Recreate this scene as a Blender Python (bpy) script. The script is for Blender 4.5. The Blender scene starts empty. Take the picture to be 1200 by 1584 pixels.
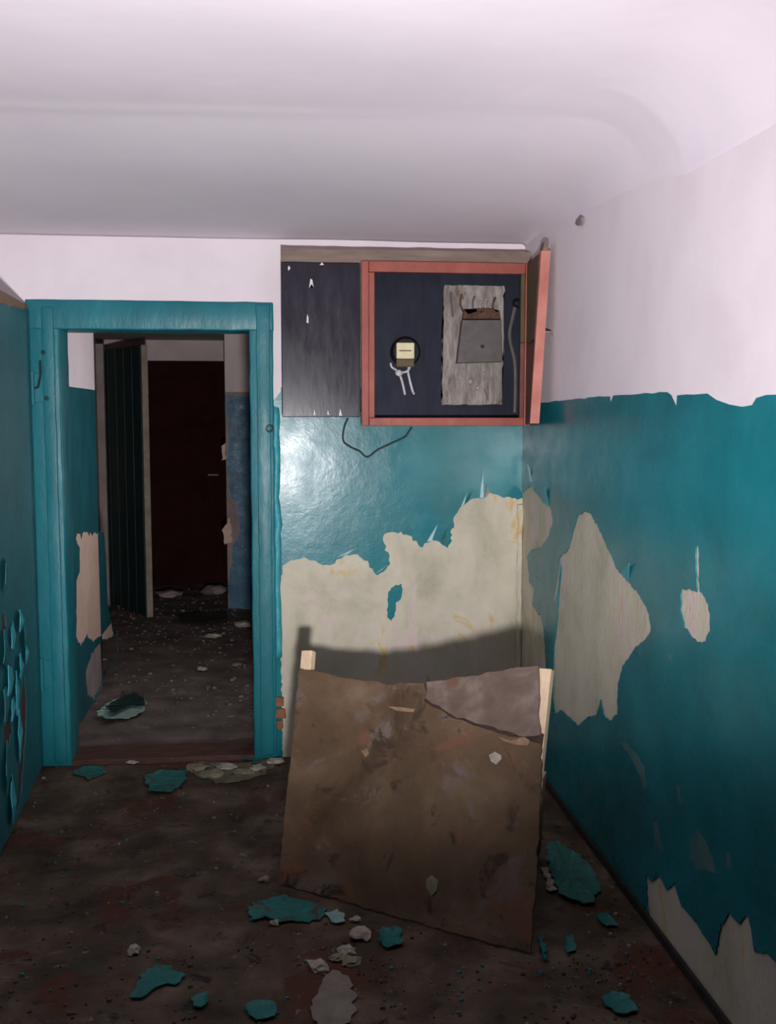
import bpy, bmesh, math, random
from mathutils import Vector, Matrix, noise
random.seed(7)
scene = bpy.context.scene
col = scene.collection

# ------------------------------------------------------------------ camera
W, H, F, EYE = 1200.0, 1584.0, 1600.0, 1.55
YAW, PITCH = math.radians(6.4959), math.radians(5.4268)
fwd = Vector((math.sin(YAW) * math.cos(PITCH), math.cos(YAW) * math.cos(PITCH), -math.sin(PITCH)))
rgt = Vector((math.cos(YAW), -math.sin(YAW), 0))
upv = rgt.cross(fwd)
cam_d = bpy.data.cameras.new('camera')
cam = bpy.data.objects.new('camera', cam_d)
col.objects.link(cam)
cam.matrix_world = Matrix(((rgt.x, upv.x, -fwd.x, 0), (rgt.y, upv.y, -fwd.y, 0), (rgt.z, upv.z, -fwd.z, EYE), (0, 0, 0, 1)))
cam_d.sensor_fit = 'VERTICAL'
cam_d.sensor_height = 36.0
cam_d.lens = 36.0 * F / H
cam_d.clip_start = 0.02
scene.camera = cam

# ------------------------------------------------------------------ world, light, exposure
world = bpy.data.worlds.new('world')
scene.world = world
world.use_nodes = True
world.node_tree.nodes['Background'].inputs[0].default_value = (1.0, 0.95, 0.96, 1)
world.node_tree.nodes['Background'].inputs[1].default_value = 4.0     # overcast daylight
lamp_d = bpy.data.lights.new('torch_lamp', 'SPOT')
lamp_d.energy = 600
lamp_d.color = (1.0, 0.97, 0.98)
lamp_d.spot_size = math.radians(66)
lamp_d.spot_blend = 0.75
lamp_d.shadow_soft_size = 0.06
lamp = bpy.data.objects.new('torch_lamp', lamp_d)
lamp.location = (0.06, -0.02, 1.13)
_el = math.radians(13)
lamp.rotation_euler = Vector((-0.06, math.cos(_el), math.sin(_el))).to_track_quat('-Z', 'Y').to_euler()
lamp.scale = (1.5, 1.0, 1.0)     # cone stretched sideways to shape a wide, flat beam
col.objects.link(lamp)
port_d = bpy.data.lights.new('window_portal', 'AREA')       # guides the daylight of the corridor window
port_d.shape = 'RECTANGLE'; port_d.size = 0.8; port_d.size_y = 1.0
port_d.cycles.is_portal = True
port = bpy.data.objects.new('window_portal', port_d)
port.location = (0.39, 5.45, 1.45)
port.rotation_euler = (0, math.radians(90), 0)
port_d.size, port_d.size_y = 1.0, 0.8
col.objects.link(port)
scene.view_settings.view_transform = 'Standard'
scene.view_settings.look = 'None'
scene.view_settings.gamma = 1.0
scene.view_settings.use_curve_mapping = False
scene.view_settings.exposure = 0.0
try:
    scene.cycles.use_denoising = True
    scene.cycles.max_bounces = 8
except Exception:
    pass

# ------------------------------------------------------------------ where things stand, measured from the photograph
EYEP = Vector((0, 0, EYE))
def ray(px, py):
    return fwd + rgt * ((px - 600) / F) - upv * ((py - 792) / F)
def on_floor(px, py, z=0.0):
    d = ray(px, py); return EYEP + d * ((z - EYE) / d.z)
def on_y(px, py, Y):
    d = ray(px, py); return EYEP + d * (Y / d.y)
def on_x(px, py, X):
    d = ray(px, py); return EYEP + d * (X / d.x)
def on_plane(px, py, p0, n):
    d = ray(px, py); return EYEP + d * ((p0 - EYEP).dot(n) / d.dot(n))

D = 4.6          # front face of the back wall
WT = 0.16        # its thickness
XR = 1.14        # right wall
XL = -1.75       # left wall of the front room
XC = -0.965      # left wall of the corridor
ZC = 2.30        # ceiling where it meets the back wall
OX0, OX1, OZ = -0.885, -0.085, 1.907   # door opening

# ------------------------------------------------------------------ helpers
def tag(o, label=None, cat=None, group=None, kind=None):
    if label: o['label'] = label
    if cat: o['category'] = cat
    if group: o['group'] = group
    if kind: o['kind'] = kind
    return o

def origin(o):
    v = Vector((0, 0, 0))
    while o is not None:
        v += o.location
        o = o.parent
    return v

def empty(name, loc, label=None, cat=None, group=None, kind=None):
    o = bpy.data.objects.new(name, None)
    o.location = loc
    o.empty_display_size = 0.05
    col.objects.link(o)
    return tag(o, label, cat, group, kind)

def link_bm(name, bm, mat, parent=None, at=None, smooth=False):
    """one mesh object from a bmesh in world coordinates"""
    bmesh.ops.recalc_face_normals(bm, faces=bm.faces)
    base = origin(parent) if parent else (Vector(at) if at is not None else Vector((0, 0, 0)))
    bmesh.ops.translate(bm, verts=bm.verts, vec=-base)
    me = bpy.data.meshes.new(name)
    bm.to_mesh(me)
    bm.free()
    if smooth:
        for p in me.polygons: p.use_smooth = True
    o = bpy.data.objects.new(name, me)
    if isinstance(mat, (list, tuple)):
        for m in mat: me.materials.append(m)
    else:
        me.materials.append(mat)
    if parent: o.parent = parent
    else: o.location = base
    col.objects.link(o)
    return o

def add_box(bm, a, b, bevel=0.0, M=None, mi=0):
    x0, y0, z0 = a; x1, y1, z1 = b
    ps = [(x0, y0, z0), (x1, y0, z0), (x1, y1, z0), (x0, y1, z0), (x0, y0, z1), (x1, y0, z1), (x1, y1, z1), (x0, y1, z1)]
    vs = [bm.verts.new(M @ Vector(p) if M else p) for p in ps]
    fs = [bm.faces.new([vs[i] for i in f]) for f in ((0, 3, 2, 1), (4, 5, 6, 7), (0, 1, 5, 4), (1, 2, 6, 5), (2, 3, 7, 6), (3, 0, 4, 7))]
    for f in fs: f.material_index = mi
    if bevel:
        es = list({e for f in fs for e in f.edges})
        bmesh.ops.bevel(bm, geom=es, offset=bevel, segments=2, affect='EDGES', profile=0.6)
    return vs

def add_prism(bm, pts, vec, mi=0):
    """extrude a 3D polygon along vec"""
    vec = Vector(vec)
    a = [bm.verts.new(p) for p in pts]
    b = [bm.verts.new(Vector(p) + vec) for p in pts]
    n = len(pts)
    fs = [bm.faces.new(a), bm.faces.new(b[::-1])]
    for i in range(n):
        fs.append(bm.faces.new((a[i], b[i], b[(i + 1) % n], a[(i + 1) % n])))
    for f in fs: f.material_index = mi
    bmesh.ops.triangulate(bm, faces=[f for f in fs[:2]])
    return a, b

def add_tube(bm, pts, r, seg=8, r_end=None):
    pts = [Vector(p) for p in pts]
    rings = []
    for i, p in enumerate(pts):
        t = (pts[min(i + 1, len(pts) - 1)] - pts[max(i - 1, 0)]).normalized()
        a = t.orthogonal().normalized() if i == 0 else (ref - t * ref.dot(t)).normalized()
        ref = a
        b = t.cross(a)
        rr = r if r_end is None else r + (r_end - r) * i / (len(pts) - 1)
        rings.append([bm.verts.new(p + a * (rr * math.cos(2 * math.pi * k / seg)) + b * (rr * math.sin(2 * math.pi * k / seg))) for k in range(seg)])
    for i in range(len(rings) - 1):
        for k in range(seg):
            bm.faces.new((rings[i][k], rings[i][(k + 1) % seg], rings[i + 1][(k + 1) % seg], rings[i + 1][k]))
    bm.faces.new(rings[0][::-1]); bm.faces.new(rings[-1])

def add_disc(bm, c, n, r0, r1, depth, seg=20):
    """a turned disc: radius r0 at c, r1 at c + n*depth"""
    n = Vector(n).normalized(); a = n.orthogonal().normalized(); b = n.cross(a); c = Vector(c)
    prof = [(r0, 0), (r0, depth * .6), (r1, depth)]
    rings = [[bm.verts.new(c + n * h + (a * math.cos(2 * math.pi * k / seg) + b * math.sin(2 * math.pi * k / seg)) * r) for k in range(seg)] for r, h in prof]
    for i in range(len(rings) - 1):
        for k in range(seg):
            bm.faces.new((rings[i][k], rings[i][(k + 1) % seg], rings[i + 1][(k + 1) % seg], rings[i + 1][k]))
    bm.faces.new(rings[0][::-1]); bm.faces.new(rings[-1])

def smooth_path(pts, n=6):
    pts = [Vector(p) for p in pts]
    out = []
    for i in range(len(pts) - 1):
        p0 = pts[max(i - 1, 0)]; p1 = pts[i]; p2 = pts[i + 1]; p3 = pts[min(i + 2, len(pts) - 1)]
        for k in range(n):
            t = k / n
            out.append(0.5 * ((2 * p1) + (p2 - p0) * t + (2 * p0 - 5 * p1 + 4 * p2 - p3) * t * t + (3 * p1 - p0 - 3 * p2 + p3) * t ** 3))
    out.append(pts[-1])
    return out

def ragged(pts, step=0.012, amp=0.004, seed=0):
    """a closed 2D outline with a torn edge"""
    rnd = random.Random(seed)
    out = []
    n = len(pts)
    for i in range(n):
        a = Vector(pts[i]); b = Vector(pts[(i + 1) % n])
        L = (b - a).length
        k = max(1, int(L / step))
        nn = Vector((-(b - a).y, (b - a).x)) / (L + 1e-9)
        for j in range(k):
            p = a + (b - a) * (j / k)
            o = 0 if k == 1 else rnd.gauss(0, amp) + amp * 1.5 * noise.noise(Vector((p.x * 40, p.y * 40, seed)))
            out.append(p + nn * o)
    return out

def ragged_open(pts, step=0.012, amp=0.004, seed=0):
    """the same for an open line: both ends kept"""
    rnd = random.Random(seed)
    out = []
    for i in range(len(pts) - 1):
        a = Vector(pts[i]); b = Vector(pts[i + 1])
        L = (b - a).length
        k = max(1, int(L / step))
        nn = Vector((-(b - a).y, (b - a).x)) / (L + 1e-9)
        for j in range(k):
            p = a + (b - a) * (j / k)
            o = 0 if (i == 0 and j == 0) else rnd.gauss(0, amp) + amp * 1.5 * noise.noise(Vector((p.x * 40, p.y * 40, seed)))
            out.append(p + nn * o)
    out.append(Vector(pts[-1]))
    return out

def layer(name, loops, to3d, thick, mat, parent=None):
    """a thin coat of paint or plaster with torn holes: 2D loops filled even-odd, thickened, put on its wall"""
    cu = bpy.data.curves.new(name, 'CURVE')
    cu.dimensions = '2D'
    cu.fill_mode = 'BOTH'
    cu.extrude = 0.5
    for lp in loops:
        sp = cu.splines.new('POLY')
        sp.points.add(len(lp) - 1)
        for i, p in enumerate(lp): sp.points[i].co = (p[0], p[1], 0, 1)
        sp.use_cyclic_u = True
    tmp = bpy.data.objects.new('tmp', cu)
    col.objects.link(tmp)
    dg = bpy.context.evaluated_depsgraph_get()
    me = bpy.data.meshes.new_from_object(tmp.evaluated_get(dg))
    bm = bmesh.new(); bm.from_mesh(me)
    bpy.data.objects.remove(tmp); bpy.data.curves.remove(cu); bpy.data.meshes.remove(me)
    bmesh.ops.remove_doubles(bm, verts=bm.verts, dist=1e-5)
    for v in bm.verts:
        v.co = to3d(v.co.x, v.co.y, (v.co.z + 0.5) * thick)
    return link_bm(name, bm, mat, parent)

# ------------------------------------------------------------------ materials
def lin(r, g, b):
    f = lambda c: (c / 255 / 12.92) if c <= 10 else ((c / 255 + 0.055) / 1.055) ** 2.4
    return (f(r), f(g), f(b), 1)

def material(name, stops, scale=6.0, detail=6.0, rough=(0.6, 0.8), bump=0.3, bump_scale=40.0, bump_dist=0.004,
             stretch=(1, 1, 1), spots=None, spec=0.4, island=False, big=None):
    """noise mixed colour; stops = [(pos, colour)...]; spots = [(colour, scale, threshold)...] for stains and wear"""
    m = bpy.data.materials.new(name)
    m.use_nodes = True
    nt = m.node_tree
    N, L = nt.nodes, nt.links
    bs = N['Principled BSDF']
    bs.inputs['Specular IOR Level'].default_value = spec
    tc = N.new('ShaderNodeTexCoord')
    mp = N.new('ShaderNodeMapping')
    mp.inputs['Scale'].default_value = stretch
    L.new(tc.outputs['Object'], mp.inputs['Vector'])
    def nz(s, d=6.0, r=0.6, dist=0.0, v=mp):
        n = N.new('ShaderNodeTexNoise')
        n.inputs['Scale'].default_value = s
        n.inputs['Detail'].default_value = d
        n.inputs['Roughness'].default_value = r
        n.inputs['Distortion'].default_value = dist
        L.new(v.outputs['Vector'], n.inputs['Vector'])
        return n
    def ramp(fac, st):
        r = N.new('ShaderNodeValToRGB')
        el = r.color_ramp.elements
        while len(el) < len(st): el.new(0.5)
        for e, (p, c) in zip(el, st): e.position = p; e.color = c
        L.new(fac, r.inputs['Fac'])
        return r
    n1 = nz(scale, detail, 0.62, 0.3)
    fac = n1.outputs['Fac']
    if island:
        g = N.new('ShaderNodeNewGeometry')
        fac = g.outputs['Random Per Island']
    c = ramp(fac, stops).outputs['Color']
    for sc_, (colr, s, th) in enumerate(spots or []):
        ns = nz(s, 5.0, 0.65, 0.6)
        rp = ramp(ns.outputs['Fac'], [(th, (0, 0, 0, 1)), (min(th + 0.07, 1), (1, 1, 1, 1))])
        mx = N.new('ShaderNodeMix'); mx.data_type = 'RGBA'
        L.new(rp.outputs['Color'], mx.inputs['Factor'])
        L.new(c, mx.inputs[6]); mx.inputs[7].default_value = colr
        c = mx.outputs[2]
    L.new(c, bs.inputs['Base Color'])
    n2 = nz(scale * 2.3, 4.0)
    mr = N.new('ShaderNodeMapRange')
    mr.inputs['From Min'].default_value = 0.3; mr.inputs['From Max'].default_value = 0.7
    mr.inputs['To Min'].default_value = rough[0]; mr.inputs['To Max'].default_value = rough[1]
    L.new(n2.outputs['Fac'], mr.inputs['Value'])
    L.new(mr.outputs['Result'], bs.inputs['Roughness'])
    prev = None
    for s, st, dist in ([(bump_scale, bump, bump_dist)] + ([big] if big else [])):
        nb = nz(s, 5.0, 0.6)
        b = N.new('ShaderNodeBump')
        b.inputs['Strength'].default_value = st
        b.inputs['Distance'].default_value = dist
        L.new(nb.outputs['Fac'], b.inputs['Height'])
        if prev: L.new(prev.outputs['Normal'], b.inputs['Normal'])
        prev = b
    L.new(prev.outputs['Normal'], bs.inputs['Normal'])
    return m

TEAL = [(0.3, (0.008, 0.132, 0.155, 1)), (0.5, (0.010, 0.165, 0.198, 1)), (0.72, (0.016, 0.200, 0.240, 1))]
M = {}
M['teal'] = material('teal_wall_paint', TEAL, 3.5, rough=(0.22, 0.32), bump=0.12, bump_scale=50, bump_dist=0.002, spec=0.3,
                     big=(6, 0.22, 0.010))
M['teal_frame'] = material('teal_frame_paint', [(0.3, (0.007, 0.125, 0.155, 1)), (0.6, (0.010, 0.165, 0.200, 1)), (0.8, (0.022, 0.22, 0.25, 1))], 6,
                           rough=(0.32, 0.5), bump=0.4, bump_scale=35, bump_dist=0.005, stretch=(1, 1, .35), spec=0.3)
M['teal_dark'] = material('teal_corridor_paint', [(0.3, (0.006, 0.085, 0.105, 1)), (0.7, (0.010, 0.12, 0.15, 1))], 4, rough=(0.35, 0.5), bump=0.3)
M['teal_leaf'] = material('teal_door_paint', [(0.3, (0.006, 0.095, 0.115, 1)), (0.7, (0.010, 0.135, 0.16, 1))], 5, rough=(0.4, 0.6), bump=0.3, bump_scale=30)
M['teal_flake'] = material('teal_paint_flake', [(0.3, (0.008, 0.095, 0.085, 1)), (0.6, (0.013, 0.155, 0.142, 1)), (0.8, (0.04, 0.21, 0.19, 1))], 25,
                           rough=(0.4, 0.65), bump=0.5, bump_scale=120, spots=[((0.06, 0.042, 0.033, 1), 16, 0.55), (lin(110, 100, 84), 35, 0.66)])
M['pale_flake'] = material('pale_blue_green_flake', [(0.3, (0.16, 0.30, 0.28, 1)), (0.7, (0.30, 0.42, 0.38, 1))], 25, rough=(0.5, 0.7), bump=0.5, bump_scale=120)
M['turq'] = material('lit_turquoise_paint', [(0.3, (0.02, 0.25, 0.31, 1)), (0.7, (0.06, 0.36, 0.42, 1))], 18, rough=(0.35, 0.55), bump=0.4, bump_scale=70)  # brighter teal; on the leaf foot it paints in the light flakes catch
M['white'] = material('pinkish_whitewash', [(0.3, (0.72, 0.645, 0.69, 1)), (0.55, (0.79, 0.715, 0.755, 1)), (0.75, (0.82, 0.75, 0.785, 1))], 2.2,
                      rough=(0.8, 0.95), bump=0.2, bump_scale=25, bump_dist=0.003, spec=0.15, big=(3, 0.2, 0.012))
M['ceiling'] = material('lilac_whitewash', [(0.3, (0.77, 0.695, 0.765, 1)), (0.55, (0.82, 0.745, 0.81, 1)), (0.75, (0.84, 0.77, 0.83, 1))], 1.4,
                        rough=(0.85, 0.95), bump=0.2, bump_scale=14, bump_dist=0.003, spec=0.1, big=(2.0, 0.2, 0.02))
M['plaster'] = material('bare_cream_plaster', [(0.28, (0.40, 0.375, 0.285, 1)), (0.5, (0.54, 0.50, 0.395, 1)), (0.7, (0.63, 0.58, 0.48, 1))], 5,
                        rough=(0.8, 0.95), bump=0.5, bump_scale=55, bump_dist=0.004, spec=0.15, stretch=(1, 1, 0.7),
                        spots=[((0.60, 0.50, 0.46, 1), 4, 0.54), ((0.58, 0.42, 0.20, 1), 5, 0.62)])
M['pink_plaster'] = material('pink_bare_plaster', [(0.3, (0.52, 0.37, 0.29, 1)), (0.7, (0.62, 0.47, 0.40, 1))], 6, rough=(0.85, 0.95), bump=0.4)
M['grey_plaster'] = material('grey_corridor_plaster', [(0.3, (0.22, 0.18, 0.17, 1)), (0.7, (0.34, 0.28, 0.26, 1))], 6, rough=(0.85, 0.95), bump=0.4)
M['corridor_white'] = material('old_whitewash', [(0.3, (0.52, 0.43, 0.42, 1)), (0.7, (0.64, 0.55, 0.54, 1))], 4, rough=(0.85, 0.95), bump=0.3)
M['blue'] = material('worn_blue_paint', [(0.3, (0.015, 0.07, 0.15, 1)), (0.6, (0.03, 0.13, 0.22, 1)), (0.8, (0.2, 0.32, 0.38, 1))], 9, rough=(0.4, 0.6), bump=0.4,
                     spots=[((0.35, 0.36, 0.36, 1), 14, 0.66)])
M['floor'] = material('dirty_brown_floor', [(0.3, (0.026, 0.016, 0.010, 1)), (0.5, (0.072, 0.047, 0.031, 1)), (0.68, (0.14, 0.100, 0.072, 1))], 4.5,
                      rough=(0.6, 0.85), bump=0.8, bump_scale=60, bump_dist=0.006, spec=0.25,
                      spots=[((0.075, 0.028, 0.014, 1), 3, 0.55), ((0.018, 0.075, 0.065, 1), 7, 0.63), ((0.18, 0.145, 0.12, 1), 22, 0.63), ((0.02, 0.014, 0.011, 1), 11, 0.6)])
M['corridor_floor'] = material('dusty_grey_floor', [(0.25, (0.07, 0.055, 0.048, 1)), (0.5, (0.125, 0.10, 0.09, 1)), (0.75, (0.20, 0.165, 0.15, 1))], 5,
                      rough=(0.75, 0.95), bump=0.8, bump_scale=50, bump_dist=0.008, spec=0.15, spots=[((0.30, 0.26, 0.24, 1), 12, 0.62), ((0.05, 0.04, 0.035, 1), 10, 0.66)])
M['wood_dark'] = material('red_brown_sill_wood', [(0.3, (0.045, 0.018, 0.012, 1)), (0.7, (0.10, 0.045, 0.032, 1))], 8, rough=(0.6, 0.8), bump=0.6, stretch=(1, 5, 5),
                          spots=[((0.17, 0.13, 0.10, 1), 10, 0.64)])
M['wood_bare'] = material('bare_brown_wood', [(0.3, (0.17, 0.10, 0.055, 1)), (0.7, (0.28, 0.17, 0.10, 1))], 10, rough=(0.7, 0.85), bump=0.4, stretch=(1, 6, 1))
M['wood_rot'] = material('dark_stripped_wood', [(0.3, (0.020, 0.012, 0.012, 1)), (0.7, (0.07, 0.032, 0.026, 1))], 12, rough=(0.7, 0.85), bump=0.6)
M['fresh_wood'] = material('pale_fresh_timber', [(0.3, (0.58, 0.42, 0.27, 1)), (0.7, (0.72, 0.56, 0.40, 1))], 9, rough=(0.65, 0.8), bump=0.3, stretch=(8, 8, 1))
M['green_leaf'] = material('dark_green_door', [(0.3, (0.004, 0.018, 0.018, 1)), (0.7, (0.008, 0.035, 0.034, 1))], 8, rough=(0.4, 0.6), bump=0.3, stretch=(3, 3, .4))
M['leaf_edge'] = material('worn_cream_edge', [(0.3, (0.20, 0.17, 0.12, 1)), (0.7, (0.34, 0.30, 0.24, 1))], 10, rough=(0.7, 0.9), bump=0.3)
M['brown_door'] = material('dark_brown_door', [(0.3, (0.018, 0.006, 0.005, 1)), (0.7, (0.032, 0.010, 0.008, 1))], 5, rough=(0.8, 0.95), bump=0.2, spec=0.05)
M['board'] = material('brown_hardboard', [(0.3, (0.060, 0.034, 0.018, 1)), (0.5, (0.108, 0.067, 0.038, 1)), (0.68, (0.175, 0.118, 0.073, 1))], 3.2,
                      rough=(0.55, 0.75), bump=0.35, bump_scale=90, bump_dist=0.002, spec=0.3,
                      spots=[((0.15, 0.070, 0.040, 1), 4, 0.56), ((0.14, 0.105, 0.09, 1), 6, 0.57), ((0.05, 0.030, 0.020, 1), 8, 0.57), ((0.24, 0.17, 0.12, 1), 26, 0.68)])
M['board_edge'] = material('torn_hardboard_edge', [(0.3, (0.16, 0.09, 0.055, 1)), (0.7, (0.30, 0.19, 0.12, 1))], 30, rough=(0.8, 0.95), bump=0.6, bump_scale=150)
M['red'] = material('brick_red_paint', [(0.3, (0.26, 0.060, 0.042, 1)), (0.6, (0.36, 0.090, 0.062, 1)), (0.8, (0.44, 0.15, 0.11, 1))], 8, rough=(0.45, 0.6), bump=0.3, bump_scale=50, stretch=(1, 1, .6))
M['pink_edge'] = material('faded_red_edge', [(0.3, (0.38, 0.12, 0.09, 1)), (0.7, (0.56, 0.22, 0.17, 1))], 6, rough=(0.5, 0.7), bump=0.3)
M['navy'] = material('navy_board_paint', [(0.3, (0.010, 0.012, 0.022, 1)), (0.7, (0.020, 0.024, 0.042, 1))], 5, rough=(0.5, 0.65), bump=0.1, bump_scale=40, stretch=(2, 2, .6), spec=0.15)
M['panel_dark'] = material('glossy_dark_panel', [(0.3, (0.013, 0.011, 0.020, 1)), (0.6, (0.026, 0.022, 0.036, 1)), (0.8, (0.055, 0.045, 0.055, 1))], 7, rough=(0.2, 0.3),
                           bump=0.12, bump_scale=24, bump_dist=0.002, stretch=(2, 2, .45), spec=0.2, spots=[((0.11, 0.075, 0.07, 1), 9, 0.66)])
M['rail'] = material('weathered_brown_rail', [(0.3, (0.15, 0.105, 0.085, 1)), (0.7, (0.27, 0.20, 0.165, 1))], 9, rough=(0.7, 0.9), bump=0.5, stretch=(.5, 3, 3))
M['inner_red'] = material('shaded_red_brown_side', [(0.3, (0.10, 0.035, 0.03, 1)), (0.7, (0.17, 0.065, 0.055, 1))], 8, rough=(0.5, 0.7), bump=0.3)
M['olive'] = material('olive_brown_stripped', [(0.3, (0.085, 0.06, 0.03, 1)), (0.7, (0.13, 0.10, 0.05, 1))], 8, rough=(0.6, 0.8), bump=0.4)
M['black'] = material('black_bakelite', [(0.3, (0.008, 0.008, 0.010, 1)), (0.7, (0.016, 0.015, 0.018, 1))], 10, rough=(0.5, 0.6), bump=0.1, spec=0.15)
M['cream'] = material('cream_plastic', [(0.3, (0.62, 0.56, 0.33, 1)), (0.7, (0.74, 0.68, 0.44, 1))], 20, rough=(0.4, 0.6), bump=0.1)
M['white_wire'] = material('white_wire', [(0.3, (0.52, 0.50, 0.52, 1)), (0.7, (0.72, 0.70, 0.72, 1))], 30, rough=(0.5, 0.7), bump=0.1)
M['asbestos'] = material('grey_cement_board', [(0.35, (0.17, 0.145, 0.13, 1)), (0.5, (0.25, 0.22, 0.20, 1)), (0.66, (0.36, 0.325, 0.30, 1))], 26, rough=(0.8, 0.95),
                         bump=0.7, bump_scale=80, bump_dist=0.003, stretch=(1.6, 1, .45), spots=[((0.13, 0.095, 0.07, 1), 14, 0.6)])
M['cover'] = material('dull_grey_cover', [(0.3, (0.080, 0.068, 0.065, 1)), (0.7, (0.12, 0.10, 0.098, 1))], 14, rough=(0.5, 0.65), bump=0.3, bump_scale=80)
M['rust'] = material('rusty_terminals', [(0.3, (0.05, 0.022, 0.012, 1)), (0.7, (0.12, 0.06, 0.035, 1))], 30, rough=(0.7, 0.9), bump=0.5)
M['metal'] = material('tarnished_metal', [(0.3, (0.16, 0.14, 0.13, 1)), (0.7, (0.26, 0.24, 0.22, 1))], 20, rough=(0.4, 0.6), bump=0.2)
M['cable'] = material('dark_cable', [(0.3, (0.010, 0.022, 0.030, 1)), (0.7, (0.02, 0.04, 0.05, 1))], 20, rough=(0.4, 0.6), bump=0.1)
M['brick'] = material('orange_brick', [(0.3, (0.22, 0.075, 0.035, 1)), (0.7, (0.36, 0.14, 0.075, 1))], 20, rough=(0.85, 0.95), bump=0.6)
M['chunk'] = material('pale_plaster_chunk', [(0.3, (0.28, 0.24, 0.19, 1)), (0.7, (0.46, 0.41, 0.34, 1))], 30, rough=(0.85, 0.95), bump=0.8, bump_scale=120)
M['yellow_chip'] = material('yellowish_plaster_chip', [(0.3, (0.17, 0.15, 0.095, 1)), (0.7, (0.28, 0.25, 0.17, 1))], 30, rough=(0.85, 0.95), bump=0.6, bump_scale=120)
M['dust'] = material('plaster_dust', [(0.3, (0.15, 0.125, 0.10, 1)), (0.7, (0.27, 0.23, 0.19, 1))], 14, rough=(0.9, 1.0), bump=0.8, bump_scale=120)
M['dirt'] = material('rough_black', [(0.3, (0.010, 0.009, 0.008, 1)), (0.7, (0.028, 0.022, 0.018, 1))], 14, rough=(0.8, 0.95), bump=0.8, bump_scale=70)  # near-black for the wall-foot strip and the flat corridor piece
M['rubble'] = material('mixed_floor_rubble', [(0.0, (0.05, 0.03, 0.02, 1)), (0.35, (0.10, 0.07, 0.05, 1)), (0.55, (0.12, 0.055, 0.03, 1)), (0.72, (0.26, 0.22, 0.16, 1)),
                       (0.82, (0.02, 0.13, 0.13, 1)), (1.0, (0.03, 0.19, 0.18, 1))], 20, rough=(0.8, 0.95), bump=0.3, island=True)
M['grey_rubble'] = material('grey_corridor_rubble', [(0.0, (0.07, 0.055, 0.048, 1)), (0.7, (0.13, 0.105, 0.092, 1)), (1.0, (0.20, 0.17, 0.15, 1))], 20, rough=(0.8, 0.95), bump=0.3, island=True)

# ------------------------------------------------------------------ the setting
def floor_grid(name, x0, x1, y0, y1, step, z, amp, mat):
    bm = bmesh.new()
    nx = int((x1 - x0) / step); ny = int((y1 - y0) / step)
    g = []
    for j in range(ny + 1):
        row = []
        for i in range(nx + 1):
            x = x0 + (x1 - x0) * i / nx; y = y0 + (y1 - y0) * j / ny
            h = amp * (noise.noise(Vector((x * 5, y * 5, 1))) + 0.6 * noise.noise(Vector((x * 17, y * 17, 4))))
            row.append(bm.verts.new((x, y, z + h - amp * .6)))
        g.append(row)
    for j in range(ny):
        for i in range(nx):
            bm.faces.new((g[j][i], g[j][i + 1], g[j + 1][i + 1], g[j + 1][i]))
    # a slab below
    b = [bm.verts.new(p) for p in ((x0, y0, z - .1), (x1, y0, z - .1), (x1, y1, z - .1), (x0, y1, z - .1))]
    bm.faces.new(b[::-1])
    for edge in (([g[0][i] for i in range(nx + 1)], b[0], b[1]), ([g[j][nx] for j in range(ny + 1)], b[1], b[2]),
                 ([g[ny][i] for i in range(nx, -1, -1)], b[2], b[3]), ([g[j][0] for j in range(ny, -1, -1)], b[3], b[0])):
        bm.faces.new([edge[1], edge[2]] + edge[0][::-1])
    o = link_bm(name, bm, mat, smooth=False)
    for p in o.data.polygons:
        if len(p.vertices) == 4: p.use_smooth = True
    return tag(o, kind='structure')

floor = floor_grid('floor', XL, XR + .02, -1.5, D + 0.02, 0.03, 0.0, 0.004, M['floor'])
floor2 = floor_grid('floor', -1.75, 0.45, D + 0.14, 9.75, 0.04, 0.0, 0.010, M['corridor_floor'])

# ceiling of the front room, with the soft cove above the right wall and a slight break before the back wall
bm = bmesh.new()
prof = []
R_ = 0.26
for i in range(13): prof.append((XL + (XR - R_ - XL) * i / 12, 0.0))
for i in range(1, 9):
    a = math.pi / 2 * i / 8
    prof.append((XR - R_ + R_ * math.sin(a), -R_ * (1 - math.cos(a))))
def ceil_z(x, y):
    brk = 3.12 - 0.05 * x
    base = 2.425 if y < brk else 2.425 - (y - brk) / (D - brk) * 0.125
    base -= 0.006 * math.exp(-((y - brk) / 0.035) ** 2) * max(0, 0.55 + 0.7 * noise.noise(Vector((x * 3, 0, 7)))) * max(0, min(1, (0.85 - x) / 0.6))
    return base + 0.007 * noise.noise(Vector((x * 1.6, y * 1.6, 3)))
ys = [-1.5 + 0.1 * i for i in range(60) if -1.5 + 0.1 * i < 2.6] + [2.6 + 0.02 * i for i in range(32)] + [3.24 + 0.04 * i for i in range(35)] + [D]
ys = sorted(set(round(y, 4) for y in ys if y <= D))
g = []
for y in ys:
    kr = max(0.1, min(1.0, (4.5 - y) / 1.7))
    g.append([bm.verts.new((XR - (XR - x) * (kr if x > XR - R_ - .001 else 1), y, ceil_z(x, y) + dz * kr)) for x, dz in prof])
for j in range(len(ys) - 1):
    for i in range(len(prof) - 1):
        bm.faces.new((g[j][i], g[j + 1][i], g[j + 1][i + 1], g[j][i + 1]))
ceiling = link_bm('ceiling', bm, M['ceiling'], smooth=True)
sm = ceiling.modifiers.new('slab', 'SOLIDIFY'); sm.thickness = 0.06; sm.offset = 1 if ceiling.data.polygons[0].normal.z > 0 else -1
tag(ceiling, kind='structure')

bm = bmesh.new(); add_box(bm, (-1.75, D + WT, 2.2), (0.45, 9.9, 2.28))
tag(link_bm('ceiling', bm, M['corridor_white']), kind='structure')

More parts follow.
